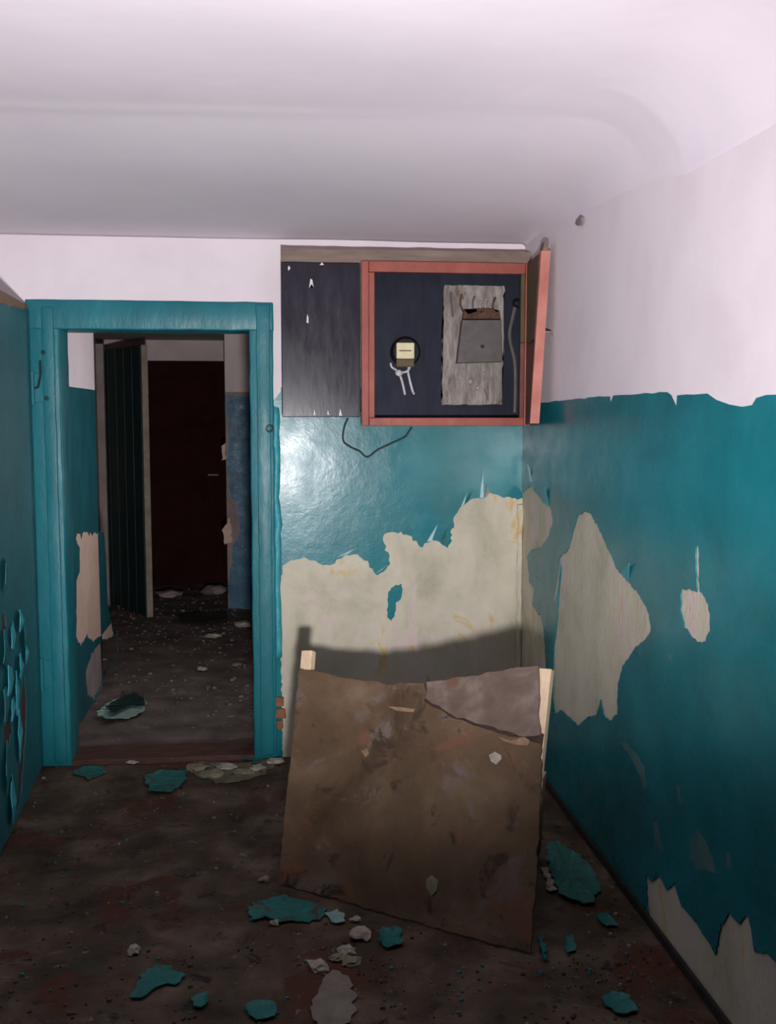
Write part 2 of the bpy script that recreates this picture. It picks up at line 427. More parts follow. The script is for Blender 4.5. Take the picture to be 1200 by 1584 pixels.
# back wall: plaster body with the door opening
bm = bmesh.new()
add_box(bm, (XL - .1, D, -0.1), (OX0 - .02, D + WT, 2.5))
add_box(bm, (OX1 + .02, D, -0.1), (XR + .12, D + WT, 2.5))
add_box(bm, (OX0 - .02, D, OZ + .02), (OX1 + .02, D + WT, 2.5))
wall_back = tag(link_bm('wall_back', bm, M['plaster']), kind='structure')
bm = bmesh.new(); add_box(bm, (XR, -1.6, -0.1), (XR + .12, D, 2.5))
wall_right = tag(link_bm('wall_right', bm, M['plaster']), kind='structure')
bm = bmesh.new(); add_box(bm, (XL - .12, -1.6, -0.1), (XL, D, 2.5))
wall_left = tag(link_bm('wall_left', bm, M['white']), kind='structure')
bm = bmesh.new(); add_box(bm, (XL, -1.49, 0), (XL + .004, D - .01, 1.6))
link_bm('teal_paint', bm, M['teal'], wall_left)
bm = bmesh.new(); add_box(bm, (XL - .12, -1.7, -0.1), (XR + .12, -1.5, 2.5))
wall_rear = tag(link_bm('wall_rear', bm, M['teal_dark']), kind='structure')

# coats on the back wall: u = x, v = z
back3 = lambda u, v, w: Vector((u, D - w, v))
right3 = lambda u, v, w: Vector((XR - w, u, v))
def bk(l): return [(p.x, p.z) for p in (on_y(x, y, D) for x, y in l)]
def rt(l): return [(p.y, p.z) for p in (on_x(x, y, XR) for x, y in l)]

edge_px = [(813, 768), (800, 772), (788, 769), (775, 768), (766, 764), (757, 762), (752, 770), (735, 772), (722, 776), (712, 786), (703, 797), (701, 805), (704, 812),
           (698, 823), (698, 836), (692, 847), (680, 838), (668, 836), (657, 841), (650, 848), (643, 838), (632, 828), (620, 824), (605, 823), (594, 826),
           (592, 836), (597, 850), (601, 860), (603, 872), (592, 884), (583, 890), (575, 880), (563, 867), (553, 858), (535, 858), (520, 866), (510, 875),
           (495, 873), (487, 868), (470, 863), (450, 866), (438, 874), (434, 895), (433, 960), (434, 1020), (436, 1080), (437, 1178)]
torn = ragged_open([(XR, bk([(812, 770)])[0][1])] + bk(edge_px[1:]), 0.012, 0.0028, 3)
torn[-1].y = 0.0
z_line = 1.665
outer = [(OX1 + .01, z_line), (XR, z_line)] + torn + [(OX1 + .01, 0.0)]
island = [(600, 915), (608, 906), (620, 903), (622, 915), (620, 927), (612, 932), (612, 945), (605, 960), (599, 955), (600, 935)]
teal_back = layer('teal_paint', [outer], back3, 0.004, M['teal'], wall_back)
layer('teal_remnant', [ragged(bk(island), 0.01, 0.002, 5)], back3, 0.004, M['teal'], wall_back)
# whitewash above, round the door
layer('white_paint', [[(XL, 0.0), (OX0 - .015, 0.0), (OX0 - .015, OZ + .015), (OX1 + .015, OZ + .015), (OX1 + .015, z_line + .0005), (XR, z_line + .0005), (XR, 2.49), (XL, 2.49)]],
      back3, 0.0035, M['white'], wall_back)
layer('teal_paint', [[(XL + .005, 0), (-1.03, 0), (-1.03, z_line), (XL + .005, z_line)]], back3, 0.0045, M['teal'], wall_back)
# bare white strip between door frame and teal
layer('bare_strip', [ragged(bk([(418, 470), (434, 470), (434, 606), (426, 618), (418, 606)]), 0.02, 0.002, 8)], back3, 0.0055, M['white'], wall_back)

# coats on the right wall
cy0 = -1.5
lineR = [(812, 628), (830, 624), (850, 622), (866, 620), (880, 618), (912, 615), (945, 613), (946, 622), (950, 612), (1000, 609), (1034, 607), (1040, 612), (1048, 628), (1049, 612),
         (1075, 608), (1096, 609), (1110, 618), (1130, 627), (1150, 629), (1165, 626), (1172, 616), (1187, 611)]
topR = rt(lineR)
topR[0] = (D, topR[1][1])
top_edge = ragged_open(topR, 0.05, 0.0012, 11)
cornerR = rt([(822, 752), (832, 765), (840, 775), (853, 786), (856, 805), (850, 830), (838, 846), (822, 852), (816, 862), (818, 880), (820, 900), (827, 912), (824, 935), (830, 945),
              (838, 955), (842, 975), (844, 1010), (846, 1050), (842, 1085), (832, 1100)])
zt = bk([(813, 768)])[0][1]
corner_hole = ragged_open([(D, zt + .02)] + cornerR + [(D, cornerR[-1][1])], 0.012, 0.0025, 21)
for p in corner_hole[1:-1]: p.x = min(p.x, D - .002)
outerR = top_edge + [(cy0, topR[-1][1]), (cy0, 0.0), (D, 0.0)] + corner_hole[::-1]
patchA = [(905, 790), (914, 794), (925, 812), (940, 846), (955, 880), (975, 902), (995, 927), (1005, 950), (1008, 975), (1000, 990), (985, 1000), (965, 1030), (957, 1060), (956, 1105), (945, 1116),
          (936, 1108), (930, 1082), (924, 1105), (910, 1110), (895, 1122), (882, 1110), (868, 1098), (860, 1105), (856, 1080), (857, 1040), (858, 1000), (863, 960), (865, 920), (869, 880),
          (867, 862), (880, 850), (887, 822), (895, 798)]
patchB = [(1078, 845), (1082, 845), (1083, 880), (1084, 914), (1092, 925), (1100, 950), (1100, 975), (1090, 996), (1075, 990), (1060, 970), (1054, 945), (1055, 912), (1068, 912), (1079, 916), (1078, 880)]
patchC = [(1000, 1352), (1010, 1364), (1020, 1352), (1032, 1376), (1044, 1366), (1056, 1402), (1082, 1432), (1108, 1477), (1117, 1432), (1130, 1412), (1142, 1428), (1160, 1418), (1168, 1470), (1187, 1476),
          (1215, 1500), (1215, 1650), (1110, 1640), (1062, 1562), (1022, 1482), (1008, 1440), (1002, 1395)]
scuffs = [[(962, 1150), (968, 1148), (985, 1165), (998, 1185), (1003, 1215), (998, 1222), (992, 1200), (980, 1175)],
          [(1012, 1270), (1018, 1268), (1024, 1300), (1030, 1322), (1022, 1318), (1014, 1295)],
          [(1070, 1300), (1082, 1285), (1092, 1300), (1105, 1325), (1110, 1352), (1096, 1345), (1080, 1345), (1070, 1325)],
          [(1126, 1318), (1131, 1322), (1134, 1340), (1129, 1345)],
          [(1034, 1010), (1039, 1014), (1042, 1024), (1037, 1022)],
          [(1048, 1215), (1053, 1218), (1055, 1240), (1050, 1238)],
          [(1160, 1440), (1172, 1446), (1178, 1470), (1170, 1478), (1162, 1460)]]
teal_right = layer('teal_paint', [outerR] + [ragged(rt(p), 0.012, 0.0022, 30 + i) for i, p in enumerate((patchA, patchB, patchC))], right3, 0.004, M['teal'], wall_right)
layer('white_paint', [top_edge + [(cy0, topR[-1][1]), (cy0, 2.3), (D, 2.3)]], right3, 0.0035, M['white'], wall_right)
M['scuff'] = material('grey_green_scuff', [(0.3, (0.035, 0.14, 0.15, 1)), (0.7, (0.10, 0.20, 0.19, 1))], 18, rough=(0.7, 0.9), bump=0.4)
for i, s in enumerate(scuffs[:-1]):
    layer('scuffed_patch', [ragged(rt(s), 0.015, 0.003, 50 + i)], right3, 0.0045, M['scuff'], wall_right)
# small broken hole high on the right wall
bm = bmesh.new()
c = on_x(897, 341, XR - .010)
bmesh.ops.create_icosphere(bm, subdivisions=2, radius=0.026)
for v in bm.verts:
    v.co = Vector((v.co.x * .25, v.co.y * (1.9 + .8 * noise.noise(v.co * 60)), v.co.z * (0.7 + .5 * noise.noise(v.co * 90)))) + c
M['smudge'] = material('dark_grey_smudge', [(0.3, (0.17, 0.15, 0.155, 1)), (0.7, (0.32, 0.28, 0.29, 1))], 40, rough=(0.9, 1.0), bump=0.5)  # grey colour on a shallow bump marks the hole
link_bm('broken_hole', bm, M['smudge'], wall_right, smooth=True)
bm = bmesh.new()
add_box(bm, (XR - .016, -1.5, 0.0), (XR - .0045, D - .003, 0.028), 0.003)
tag(link_bm('dark_gap_strip', bm, M['dirt']), kind='structure')  # dark strip standing in for the dark gap along the wall foot

# small curls of paint standing off the torn edges of the back wall
def curl(base_a, base_b, tip, out, mat, parent, name='peeling_flake'):
    """a thin curled sliver: edge a-b fixed, tip lifted by out"""
    a, b, t = Vector(base_a), Vector(base_b), Vector(tip)
    bm = bmesh.new()
    rows = []
    for i in range(6):
        k = i / 5
        lift = Vector(out) * (k ** 1.6)
        c0 = a.lerp(t, k); c1 = b.lerp(t, k * .92)
        rows.append((c0 + lift, c1 + lift * .8))
    nrm = Vector(out).normalized() * 0.0015
    top = [[bm.verts.new(p) for p in r] for r in rows]
    bot = [[bm.verts.new(p + nrm) for p in r] for r in rows]
    for i in range(5):
        bm.faces.new((top[i][0], top[i][1], top[i + 1][1], top[i + 1][0]))
        bm.faces.new((bot[i][0], bot[i + 1][0], bot[i + 1][1], bot[i][1]))
        bm.faces.new((top[i][0], top[i + 1][0], bot[i + 1][0], bot[i][0]))
        bm.faces.new((top[i][1], bot[i][1], bot[i + 1][1], top[i + 1][1]))
    bm.faces.new((top[0][0], bot[0][0], bot[0][1], top[0][1]))
    bm.faces.new((top[5][0], top[5][1], bot[5][1], bot[5][0]))
    return link_bm(name, bm, mat, parent)
M['curl'] = material('pale_curled_paint', [(0.3, (0.28, 0.52, 0.56, 1)), (0.7, (0.50, 0.66, 0.66, 1))], 25, rough=(0.4, 0.6), bump=0.2)
for (ax, ay), (bx, by), (tx, ty), m in [((520, 862), (538, 857), (556, 843), 'curl'), ((580, 888), (590, 882), (604, 868), 'curl'), ((660, 838), (668, 836), (677, 808), 'curl'),
                                       ((680, 838), (688, 842), (690, 818), 'teal_flake'), ((742, 770), (748, 770), (746, 722), 'curl'), ((712, 786), (718, 780), (722, 758), 'curl'),
                                       ((716, 782), (724, 776), (730, 758), 'teal_flake'), ((750, 770), (757, 764), (753, 748), 'chunk')]:
    f = 4.596
    curl(on_y(ax, ay, f), on_y(bx, by, f), on_y(tx, ty, f), (0, -0.018, 0), M[m], wall_back)
for (ax, ay), (bx, by), (tx, ty), m in [((818, 745), (823, 745), (820, 718), 'curl'), ((838, 774), (850, 784), (846, 752), 'turq'), ((960, 885), (972, 898), (978, 870), 'turq'), ((868, 862), (866, 880), (862, 930), 'chunk')]:
    f = XR - .004
    curl(on_x(ax, ay, f), on_x(bx, by, f), on_x(tx, ty, f), (-0.012, 0, 0), M[m], wall_right)
# rounded broken plaster down the corner
bm = bmesh.new()
pts = [(XR - .012 + .006 * noise.noise(Vector((0, 0, z * 9))), D - .012 + .006 * noise.noise(Vector((5, 0, z * 11))), z) for z in [0.02 + .04 * i for i in range(29)]]
add_tube(bm, pts, 0.013, 7)
for v in bm.verts: v.co += Vector((noise.noise(v.co * 45), noise.noise(v.co * 45 + Vector((9, 0, 0))), 0)) * 0.006
link_bm('corner_plaster', bm, M['plaster'], wall_back)
# exposed bricks at the foot of the right jamb
for i, (x, y, w, h) in enumerate([(432, 1084, 14, 14), (433, 1102, 17, 15), (431, 1120, 13, 13)]):
    p = on_y(x, y, D)
    s = D / F
    bm = bmesh.new()
    add_box(bm, (p.x - w * s / 2, D - .026, p.z - h * s / 2), (p.x + w * s / 2, D + .01, p.z + h * s / 2), 0.006)
    for v in bm.verts: v.co += noise.noise_vector(v.co * 50) * 0.005
    link_bm('brick', bm, M['brick'], wall_back)

# ------------------------------------------------------------------ corridor beyond the door
bm = bmesh.new(); add_box(bm, (XC - .12, D + WT, -0.1), (XC, 5.92, 2.25))
wall_c = tag(link_bm('wall_corridor_left', bm, M['grey_plaster']), kind='structure')
corr3 = lambda u, v, w: Vector((XC + w, u, v))
def cw(l): return [(p.y, p.z) for p in (on_x(x, y, XC) for x, y in l)]
pink = [(116, 830), (130, 824), (148, 826), (159, 820), (163, 860), (165, 930), (175, 985), (166, 992), (152, 984), (143, 992), (132, 986), (124, 1000), (117, 985), (117, 900), (122, 885), (122, 850)]
low = [(132, 1040), (142, 1005), (158, 990), (178, 985), (182, 1005), (172, 1030), (160, 1050), (146, 1080), (134, 1075)]
layer('teal_paint', [[(D + WT, 0), (5.92, 0), (5.92, 1.68), (D + WT, 1.68)], ragged(cw(pink), 0.03, 0.006, 71), ragged(cw(low), 0.03, 0.008, 72)], corr3, 0.004, M['teal_dark'], wall_c)
layer('bare_pink_patch', [ragged(cw(pink), 0.03, 0.004, 71)], corr3, 0.002, M['pink_plaster'], wall_c)
layer('white_paint', [[(D + WT, 1.681), (5.92, 1.681), (5.92, 2.2), (D + WT, 2.2)]], corr3, 0.0035, M['white'], wall_c)
bm = bmesh.new(); add_box(bm, (-1.75, 5.92, -0.1), (-1.6, 9.9, 2.25)); add_box(bm, (-1.75, 5.80, -.1), (XC - .12, 5.92, 2.25))
tag(link_bm('wall_corridor_side', bm, M['grey_plaster']), kind='structure')
bm = bmesh.new()
WY0, WY1, WZ0, WZ1 = 5.05, 5.85, 0.95, 1.95
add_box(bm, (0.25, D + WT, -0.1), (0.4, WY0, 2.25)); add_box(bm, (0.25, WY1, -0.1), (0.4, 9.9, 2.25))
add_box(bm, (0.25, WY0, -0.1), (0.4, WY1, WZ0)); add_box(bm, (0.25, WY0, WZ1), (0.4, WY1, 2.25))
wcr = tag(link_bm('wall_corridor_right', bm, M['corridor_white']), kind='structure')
win = empty('window_1', (0.33, (WY0 + WY1) / 2, WZ0), kind='structure')
for a, b in (((.31, WY0 + .001, WZ0 + .001), (.36, WY0 + .04, WZ1 - .001)), ((.31, WY1 - .04, WZ0 + .001), (.36, WY1 - .001, WZ1 - .001)),
             ((.31, WY0 + .041, WZ0 + .001), (.36, WY1 - .041, WZ0 + .04)), ((.31, WY0 + .041, WZ1 - .04), (.36, WY1 - .041, WZ1 - .001))):
    bm = bmesh.new(); add_box(bm, a, b, .003); link_bm('frame_bar', bm, M['corridor_white'], win)
# partition with the far door opening
PX0, PX1, PY, PZ = -1.36, -0.345, 8.25, 2.07
bm = bmesh.new()
add_box(bm, (-1.6, PY, -.1), (PX0, PY + .2, 2.25))
add_box(bm, (PX1, PY, -.1), (0.25, PY + .2, 2.25))
part_w = tag(link_bm('wall_partition', bm, M['grey_plaster']), kind='structure')
par3 = lambda u, v, w: Vector((u, PY - w, v))
def pw(l): return [(p.x, p.z) for p in (on_y(x, y, PY) for x, y in l)]
blue_l = pw([(349, 611), (390, 611), (390, 960)]) + [(0.0, 0.0), (PX1 + .005, 0)] + pw([(352, 900), (358, 870), (360, 845), (372, 830), (368, 780), (358, 770), (352, 730), (353, 660)])
layer('blue_paint', [ragged(blue_l, 0.05, 0.006, 81)], par3, 0.004, M['blue'], part_w)
layer('white_paint', [[(PX1, 1.72), (0.25, 1.72), (0.25, 2.2), (PX1, 2.2)]], par3, 0.0035, M['corridor_white'], part_w)
for i, pts in enumerate([[(343, 690), (350, 685), (350, 710), (344, 712)], [(344, 820), (356, 800), (360, 835), (348, 842)]]):
    layer('broken_plaster', [ragged(pw(pts), 0.02, 0.005, 90 + i)], par3, 0.02, M['pink_plaster'], part_w)
# wall at the far end, with its closed brown door
FY = 9.45
bm = bmesh.new()
add_box(bm, (-1.6, FY, -.1), (-1.20, FY + .15, 2.25))
add_box(bm, (-0.40, FY, -.1), (0.25, FY + .15, 2.25))
add_box(bm, (-1.20, FY, 2.02), (-0.40, FY + .15, 2.25))
add_box(bm, (-1.6, FY + .15, -.1), (0.25, FY + .2, 2.25))  # unseen sheet added behind the door to stop stray daylight
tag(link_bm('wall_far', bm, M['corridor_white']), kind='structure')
d3 = empty('door_3', (-0.8, FY + .1, 0), kind='structure', label='closed dark brown door at the far end of the corridor', cat='door')
bm = bmesh.new(); add_box(bm, (-1.1995, FY + .05, 0.0), (-0.4005, FY + .09, 2.0195))
link_bm('door_leaf', bm, M['brown_door'], d3)
for z0, z1 in ((0.15, 0.95), (1.05, 1.88)):
    bm = bmesh.new(); add_box(bm, (-1.10, FY + .038, z0), (-0.50, FY + .052, z1), 0.006)
    link_bm('door_panel', bm, M['brown_door'], d3)
bm = bmesh.new(); add_tube(bm, [(-0.47, FY + .05, 1.0), (-0.47, FY + .0, 1.0), (-0.56, FY + .0, 1.0)], 0.008)
link_bm('door_handle', bm, M['metal'], d3)
# the green door standing open
d2 = empty('door_2', (PX0, PY, 0), kind='structure', label='dark green door standing half open in the corridor', cat='door')
A = Vector((-1.335, 8.62, 0)); B = Vector((-0.915, 7.86, 0))
dirv = (B - A).normalized(); nv = Vector((dirv.y, -dirv.x, 0))  # towards the viewer's left
bm = bmesh.new()
ML = Matrix(((dirv.x, nv.x, 0, A.x), (dirv.y, nv.y, 0, A.y), (0, 0, 1, 0), (0, 0, 0, 1)))
Lg = (B - A).length
add_box(bm, (0, -.02, 0.02), (Lg, .02, 2.055), 0.003, ML)
link_bm('door_leaf', bm, M['green_leaf'], d2)
for k in range(5):
    bm = bmesh.new()
    x0 = 0.02 + k * (Lg - .03) / 5
    for sgn in (1, -1):
        add_box(bm, (x0, .019 * sgn, 0.03), (x0 + (Lg - .03) / 5 - .008, .026 * sgn, 2.05), 0.002, ML)
    link_bm('board', bm, M['green_leaf'], d2)
bm = bmesh.new(); add_box(bm, (Lg - .002, -.024, 0.02), (Lg + .006, .024, 2.055), 0.002, ML)
tag(link_bm('leaf_edge', bm, M['leaf_edge'], d2), label='worn cream front edge of the green door')
bm = bmesh.new(); add_box(bm, (PX0 - .0, PY + .2, 0), (PX0 + .06, PY + .29, 2.1), .004)
link_bm('door_jamb', bm, M['grey_plaster'], d2)

# ------------------------------------------------------------------ the teal door frame and its open leaf
d1 = empty('door_1', (-0.48, D, 0), kind='structure', label='thickly painted teal door frame with its leaf swung open', cat='door')
def wob(bm, a=0.002, s=22):
    for v in bm.verts: v.co += noise.noise_vector(v.co * s) * a
def long_box(bm, a, b, axis, n, bevel=0.004):
    """a box cut into n along an axis, so that it can be uneven"""
    lo, hi = list(a), list(b)
    add_box(bm, a, b, bevel)
    L0, L1 = a[axis], b[axis]
    nrm = [0, 0, 0]; nrm[axis] = 1
    for i in range(1, n):
        co = [0, 0, 0]; co[axis] = L0 + (L1 - L0) * i / n
        bmesh.ops.bisect_plane(bm, geom=list(bm.verts) + list(bm.edges) + list(bm.faces), plane_co=co, plane_no=nrm)
FRO = D - 0.028
bm = bmesh.new(); long_box(bm, (-1.02, FRO, 0), (OX0 + .0, D + WT + .01, 2.03), 2, 30, 0.007); wob(bm, 0.004, 14)
jl = link_bm('jamb', bm, M['teal_frame'], d1, smooth=True)
bm = bmesh.new(); long_box(bm, (OX1, FRO, 0), (0.018, D + WT + .01, 2.03), 2, 30, 0.007); wob(bm, 0.004, 14)
jr = link_bm('jamb', bm, M['teal_frame'], d1, smooth=True)
bm = bmesh.new(); long_box(bm, (-1.022, FRO - .003, OZ), (0.02, D + WT + .01, 2.03), 0, 18, 0.007); wob(bm, 0.003, 14)
link_bm('lintel', bm, M['teal_frame'], d1, smooth=True)
# raised bead on the jambs
bm = bmesh.new(); long_box(bm, (-0.055, FRO - .010, 0.02), (0.004, FRO + .004, 2.02), 2, 30, 0.004); wob(bm, 0.003, 18)
link_bm('bead', bm, M['teal_frame'], d1, smooth=True)
bm = bmesh.new(); long_box(bm, (-0.955, FRO - .010, 0.02), (-0.905, FRO + .004, 2.0), 2, 30, 0.004); wob(bm, 0.003, 18)
link_bm('bead', bm, M['teal_frame'], d1, smooth=True)
# thick lumpy paint between jamb and wall
bm = bmesh.new()
add_tube(bm, [(0.026 + .010 * noise.noise(Vector((0, 3, z * 7))), D - .004, z) for z in [0.46 + .04 * i for i in range(29)]], 0.018, 7)
for v in bm.verts: v.co += noise.noise_vector(v.co * 30) * 0.007
link_bm('paint_ridge', bm, M['turq'], d1, smooth=True)
# sill
bm = bmesh.new(); long_box(bm, (OX0 - .01, D - .02, -.02), (OX1 + .02, D + WT + .02, 0.022), 0, 16, 0.006); wob(bm, 0.005, 12)
link_bm('threshold', bm, M['wood_dark'], d1, smooth=False)
# hinges on the left jamb
for z in (1.66, 0.42):
    bm = bmesh.new()
    add_box(bm, (-0.99, FRO - .008, z - .06), (-0.93, FRO + .002, z + .06), 0.002)
    add_tube(bm, [(-1.0, FRO - .008, z - .07), (-1.0, FRO - .008, z + .07)], 0.010, 8)
    link_bm('hinge', bm, M['teal_frame'], d1)
M['hole'] = material('dark_hole', [(0.3, (0.005, 0.02, 0.028, 1)), (0.7, (0.01, 0.035, 0.045, 1))], 30, rough=(0.6, 0.8), bump=0.2)
for px, py in ((67, 545), (72, 616)):
    p = on_y(px, py, FRO - .009)
    bm = bmesh.new(); add_disc(bm, p, (0, -1, 0), 0.010, 0.006, 0.005, 10)
    link_bm('screw', bm, M['hole'], d1)
p = on_y(63, 580, FRO - .004)
bm = bmesh.new()
add_tube(bm, [p + Vector((0, -.004, .06)), p + Vector((0, -.004, 0)), p + Vector((-.012, -.004, -.05)), p + Vector((-.05, -.004, -.065))], 0.006, 6)
link_bm('gouge', bm, M['hole'], d1)
p = on_y(417, 663, FRO)
bm = bmesh.new()
add_tube(bm, [p + Vector((.014 * math.cos(a), -.018, .014 * math.sin(a))) for a in [2 * math.pi * k / 14 for k in range(15)]], 0.004, 6)
add_tube(bm, [p + Vector((0, .0, .014)), p + Vector((0, -.018, .014))], 0.005, 6)
link_bm('bolt_ring', bm, M['cable'], d1)

# open leaf, hinged on the left jamb
HA = Vector((-1.008, D - .034, 0)); HB = Vector((-0.945, 3.42, 0))
ld = (HB - HA).normalized(); ln = Vector((-ld.y, ld.x, 0))
if ln.x < 0: ln = -ln
LW = (HB - HA).length
leaf3 = lambda u, v, w: HA + ld * u + ln * w + Vector((0, 0, v))
leaf = None
bm = bmesh.new()
pts = [leaf3(0, 0.012, 0), leaf3(LW, 0.012, 0), leaf3(LW, 2.0, 0), leaf3(0, 2.005, 0)]
add_prism(bm, pts, -ln * 0.042)
leaf = tag(link_bm('door_leaf', bm, M['wood_bare'], d1), label='open teal door leaf with bare brown top and flaking foot')
teal_out = [(0.002, 0.015), (LW - .002, 0.015), (LW - .002, 1.91), (LW * .6, 1.945), (LW * .3, 1.965), (0.002, 1.985)]
def leafuv(px, py):
    p = on_plane(px, py, HA, ln); return ((p - HA).dot(ld), p.z)
bare1 = [leafuv(x, y) for x, y in [(31, 1085), (36, 1040), (40, 1090), (38, 1140), (34, 1190), (30, 1240), (24, 1265), (27, 1200), (29, 1140)]]
bare2 = [leafuv(x, y) for x, y in [(1, 950), (6, 945), (8, 965), (5, 985), (1, 980)]]
bare3 = [leafuv(x, y) for x, y in [(5, 1125), (14, 1108), (18, 1130), (10, 1160), (4, 1150)]]
layer('leaf_paint', [ragged(teal_out, 0.06, 0.003, 95), ragged(bare1, 0.02, 0.006, 96), ragged(bare2, 0.02, 0.004, 97), ragged(bare3, 0.02, 0.006, 98)], leaf3, 0.004, M['teal_leaf'], leaf)
layer('stripped_wood', [bare1, bare2, bare3], leaf3, 0.002, M['wood_rot'], leaf)
# blisters of loose paint on the foot of the leaf
rnd = random.Random(4)
blist = [(3, 1000, 9, 38), (14, 985, 7, 25), (26, 960, 6, 22), (33, 985, 5, 20), (10, 1050, 9, 28), (20, 1070, 6, 36), (3, 1090, 8, 30), (26, 1030, 5, 24),
         (15, 1095, 8, 22), (6, 1190, 8, 40), (24, 1130, 5, 50), (14, 1240, 7, 45), (2, 885, 4, 28), (35, 1010, 4, 18)]
for i, (px, py, hw, hh) in enumerate(blist):
    c0 = leafuv(px, py)
    du = abs(leafuv(px - hw, py)[0] - leafuv(px + hw, py)[0]) / 2
    dv = hh * 0.0024
    bm = bmesh.new()
    n = 11
    ring = []
    for k in range(n):
        a = 2 * math.pi * k / n
        r = rnd.uniform(.65, 1.1)
        ring.append((c0[0] + du * r * math.cos(a), c0[1] + dv * r * math.sin(a)))
    lift = lambda u, v: 0.006 + 0.02 * max(0, (u - c0[0]) / du * .6 + .4) + .006 * noise.noise(Vector((u * 20, v * 20, i)))
    mid = leaf3(c0[0], c0[1], lift(*c0) + .012)
    a_ = [bm.verts.new(leaf3(u, v, lift(u, v))) for u, v in ring]
    b_ = [bm.verts.new(leaf3(u, v, lift(u, v) - .003)) for u, v in ring]
    ma, mb = bm.verts.new(mid), bm.verts.new(mid - ln * .004)
    for k in range(n):
        bm.faces.new((a_[k], a_[(k + 1) % n], ma)); bm.faces.new((b_[(k + 1) % n], b_[k], mb)); bm.faces.new((a_[k], b_[k], b_[(k + 1) % n], a_[(k + 1) % n]))
    link_bm('loose_paint', bm, M['turq'] if i % 3 else M['teal_leaf'], leaf)

# ------------------------------------------------------------------ electrical cabinet
CF = D - 0.125      # its front
cab = empty('electrical_cabinet', (0.6, D - .06, 1.88), 'open electrical cabinet with brick red frame and dark side panel on the back wall', 'cabinet')
def cpt(px, py, Y=CF): return on_y(px, py, Y)
p_tl = cpt(434, 383); p_br = cpt(560, 645)
fx0, fx1 = cpt(558, 500).x, XR - .005
fz0, fz1 = cpt(600, 659).z, cpt(600, 405).z
sx0 = p_tl.x; sz0 = p_br.z; ztop = cpt(434, 383).z
# carcass: sides, top, bottom behind the fronts
bm = bmesh.new()
t = 0.02
add_box(bm, (sx0 + .004, CF + .012, sz0 + .004), (sx0 + .004 + t, D - .005, ztop - .005))
add_box(bm, (sx0 + .004 + t, CF + .012, ztop - .005 - t), (fx1 - .001, D - .005, ztop - .005))
add_box(bm, (sx0 + .004 + t, CF + .012, sz0 + .004), (fx0 + .01, D - .005, sz0 + .004 + t))
link_bm('carcass', bm, M['rail'], cab)
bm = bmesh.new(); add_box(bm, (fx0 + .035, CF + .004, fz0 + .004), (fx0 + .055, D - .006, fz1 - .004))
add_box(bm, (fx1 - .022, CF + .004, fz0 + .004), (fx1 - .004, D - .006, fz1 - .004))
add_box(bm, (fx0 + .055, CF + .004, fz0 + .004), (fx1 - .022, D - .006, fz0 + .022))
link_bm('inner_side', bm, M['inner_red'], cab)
bm = bmesh.new(); add_box(bm, (fx0 + .056, D - .022, fz0 + .023), (fx1 - .023, D - .006, fz1 - .006))
link_bm('back_board', bm, M['navy'], cab)
# dark panel left of the opening
bm = bmesh.new(); add_box(bm, (sx0, CF, sz0), (fx0 - .002, CF + .012, cpt(434, 405).z), 0.003)
pan = tag(link_bm('side_panel', bm, M['panel_dark'], cab), label='glossy dark panel with white chips left of the opening')
# flaked rail along the top
bm = bmesh.new(); long_box(bm, (sx0, CF - .002, cpt(434, 405).z + .001), (fx1, CF + .011, ztop), 0, 24, .003)
wob(bm, .0025, 25)
link_bm('top_rail', bm, M['rail'], cab)
# white chips and scratches on the panel
def sliver(name, pts, Y, mat, parent, th=.0018):
    bm = bmesh.new()
    add_prism(bm, [on_y(x, y, Y) for x, y in pts], (0, -th, 0))
    return link_bm(name, bm, mat, parent)
for pts in ([(478, 446), (480, 431), (483, 433), (485, 445), (482, 439)], [(474, 499), (475, 486), (477, 491), (477, 500)], [(445, 414), (447, 411), (449, 415), (446, 419)],
            [(485, 642), (486, 633), (488, 642)], [(506, 641), (507, 634), (509, 642)], [(524, 643), (526, 632), (529, 643)], [(494, 410), (498, 406), (501, 410)]):
    sliver('chip', pts, CF, M['white'], pan)
# frame round the opening
bar_l, bar_r, bar_t, bar_b = 0.058, 0.030, 0.046, 0.036
FF = CF - .028
for nm, a, b in (('frame_stile', (fx0, FF, fz0), (fx0 + bar_l * .55, CF + .004, fz1)), ('frame_stile', (fx0 + bar_l * .56, FF + .010, fz0 + bar_b), (fx0 + bar_l, CF + .004, fz1 - bar_t)),
                 ('frame_stile', (fx1 - bar_r, FF, fz0), (fx1, CF + .004, fz1)),
                 ('frame_rail', (fx0 + bar_l * .56, FF, fz1 - bar_t), (fx1 - bar_r - .001, CF + .004, fz1)), ('frame_rail', (fx0 + bar_l * .56, FF, fz0), (fx1 - bar_r - .001, CF + .004, fz0 + bar_b))):
    bm = bmesh.new(); add_box(bm, a, b, 0.004)
    link_bm(nm, bm, M['red'], cab)
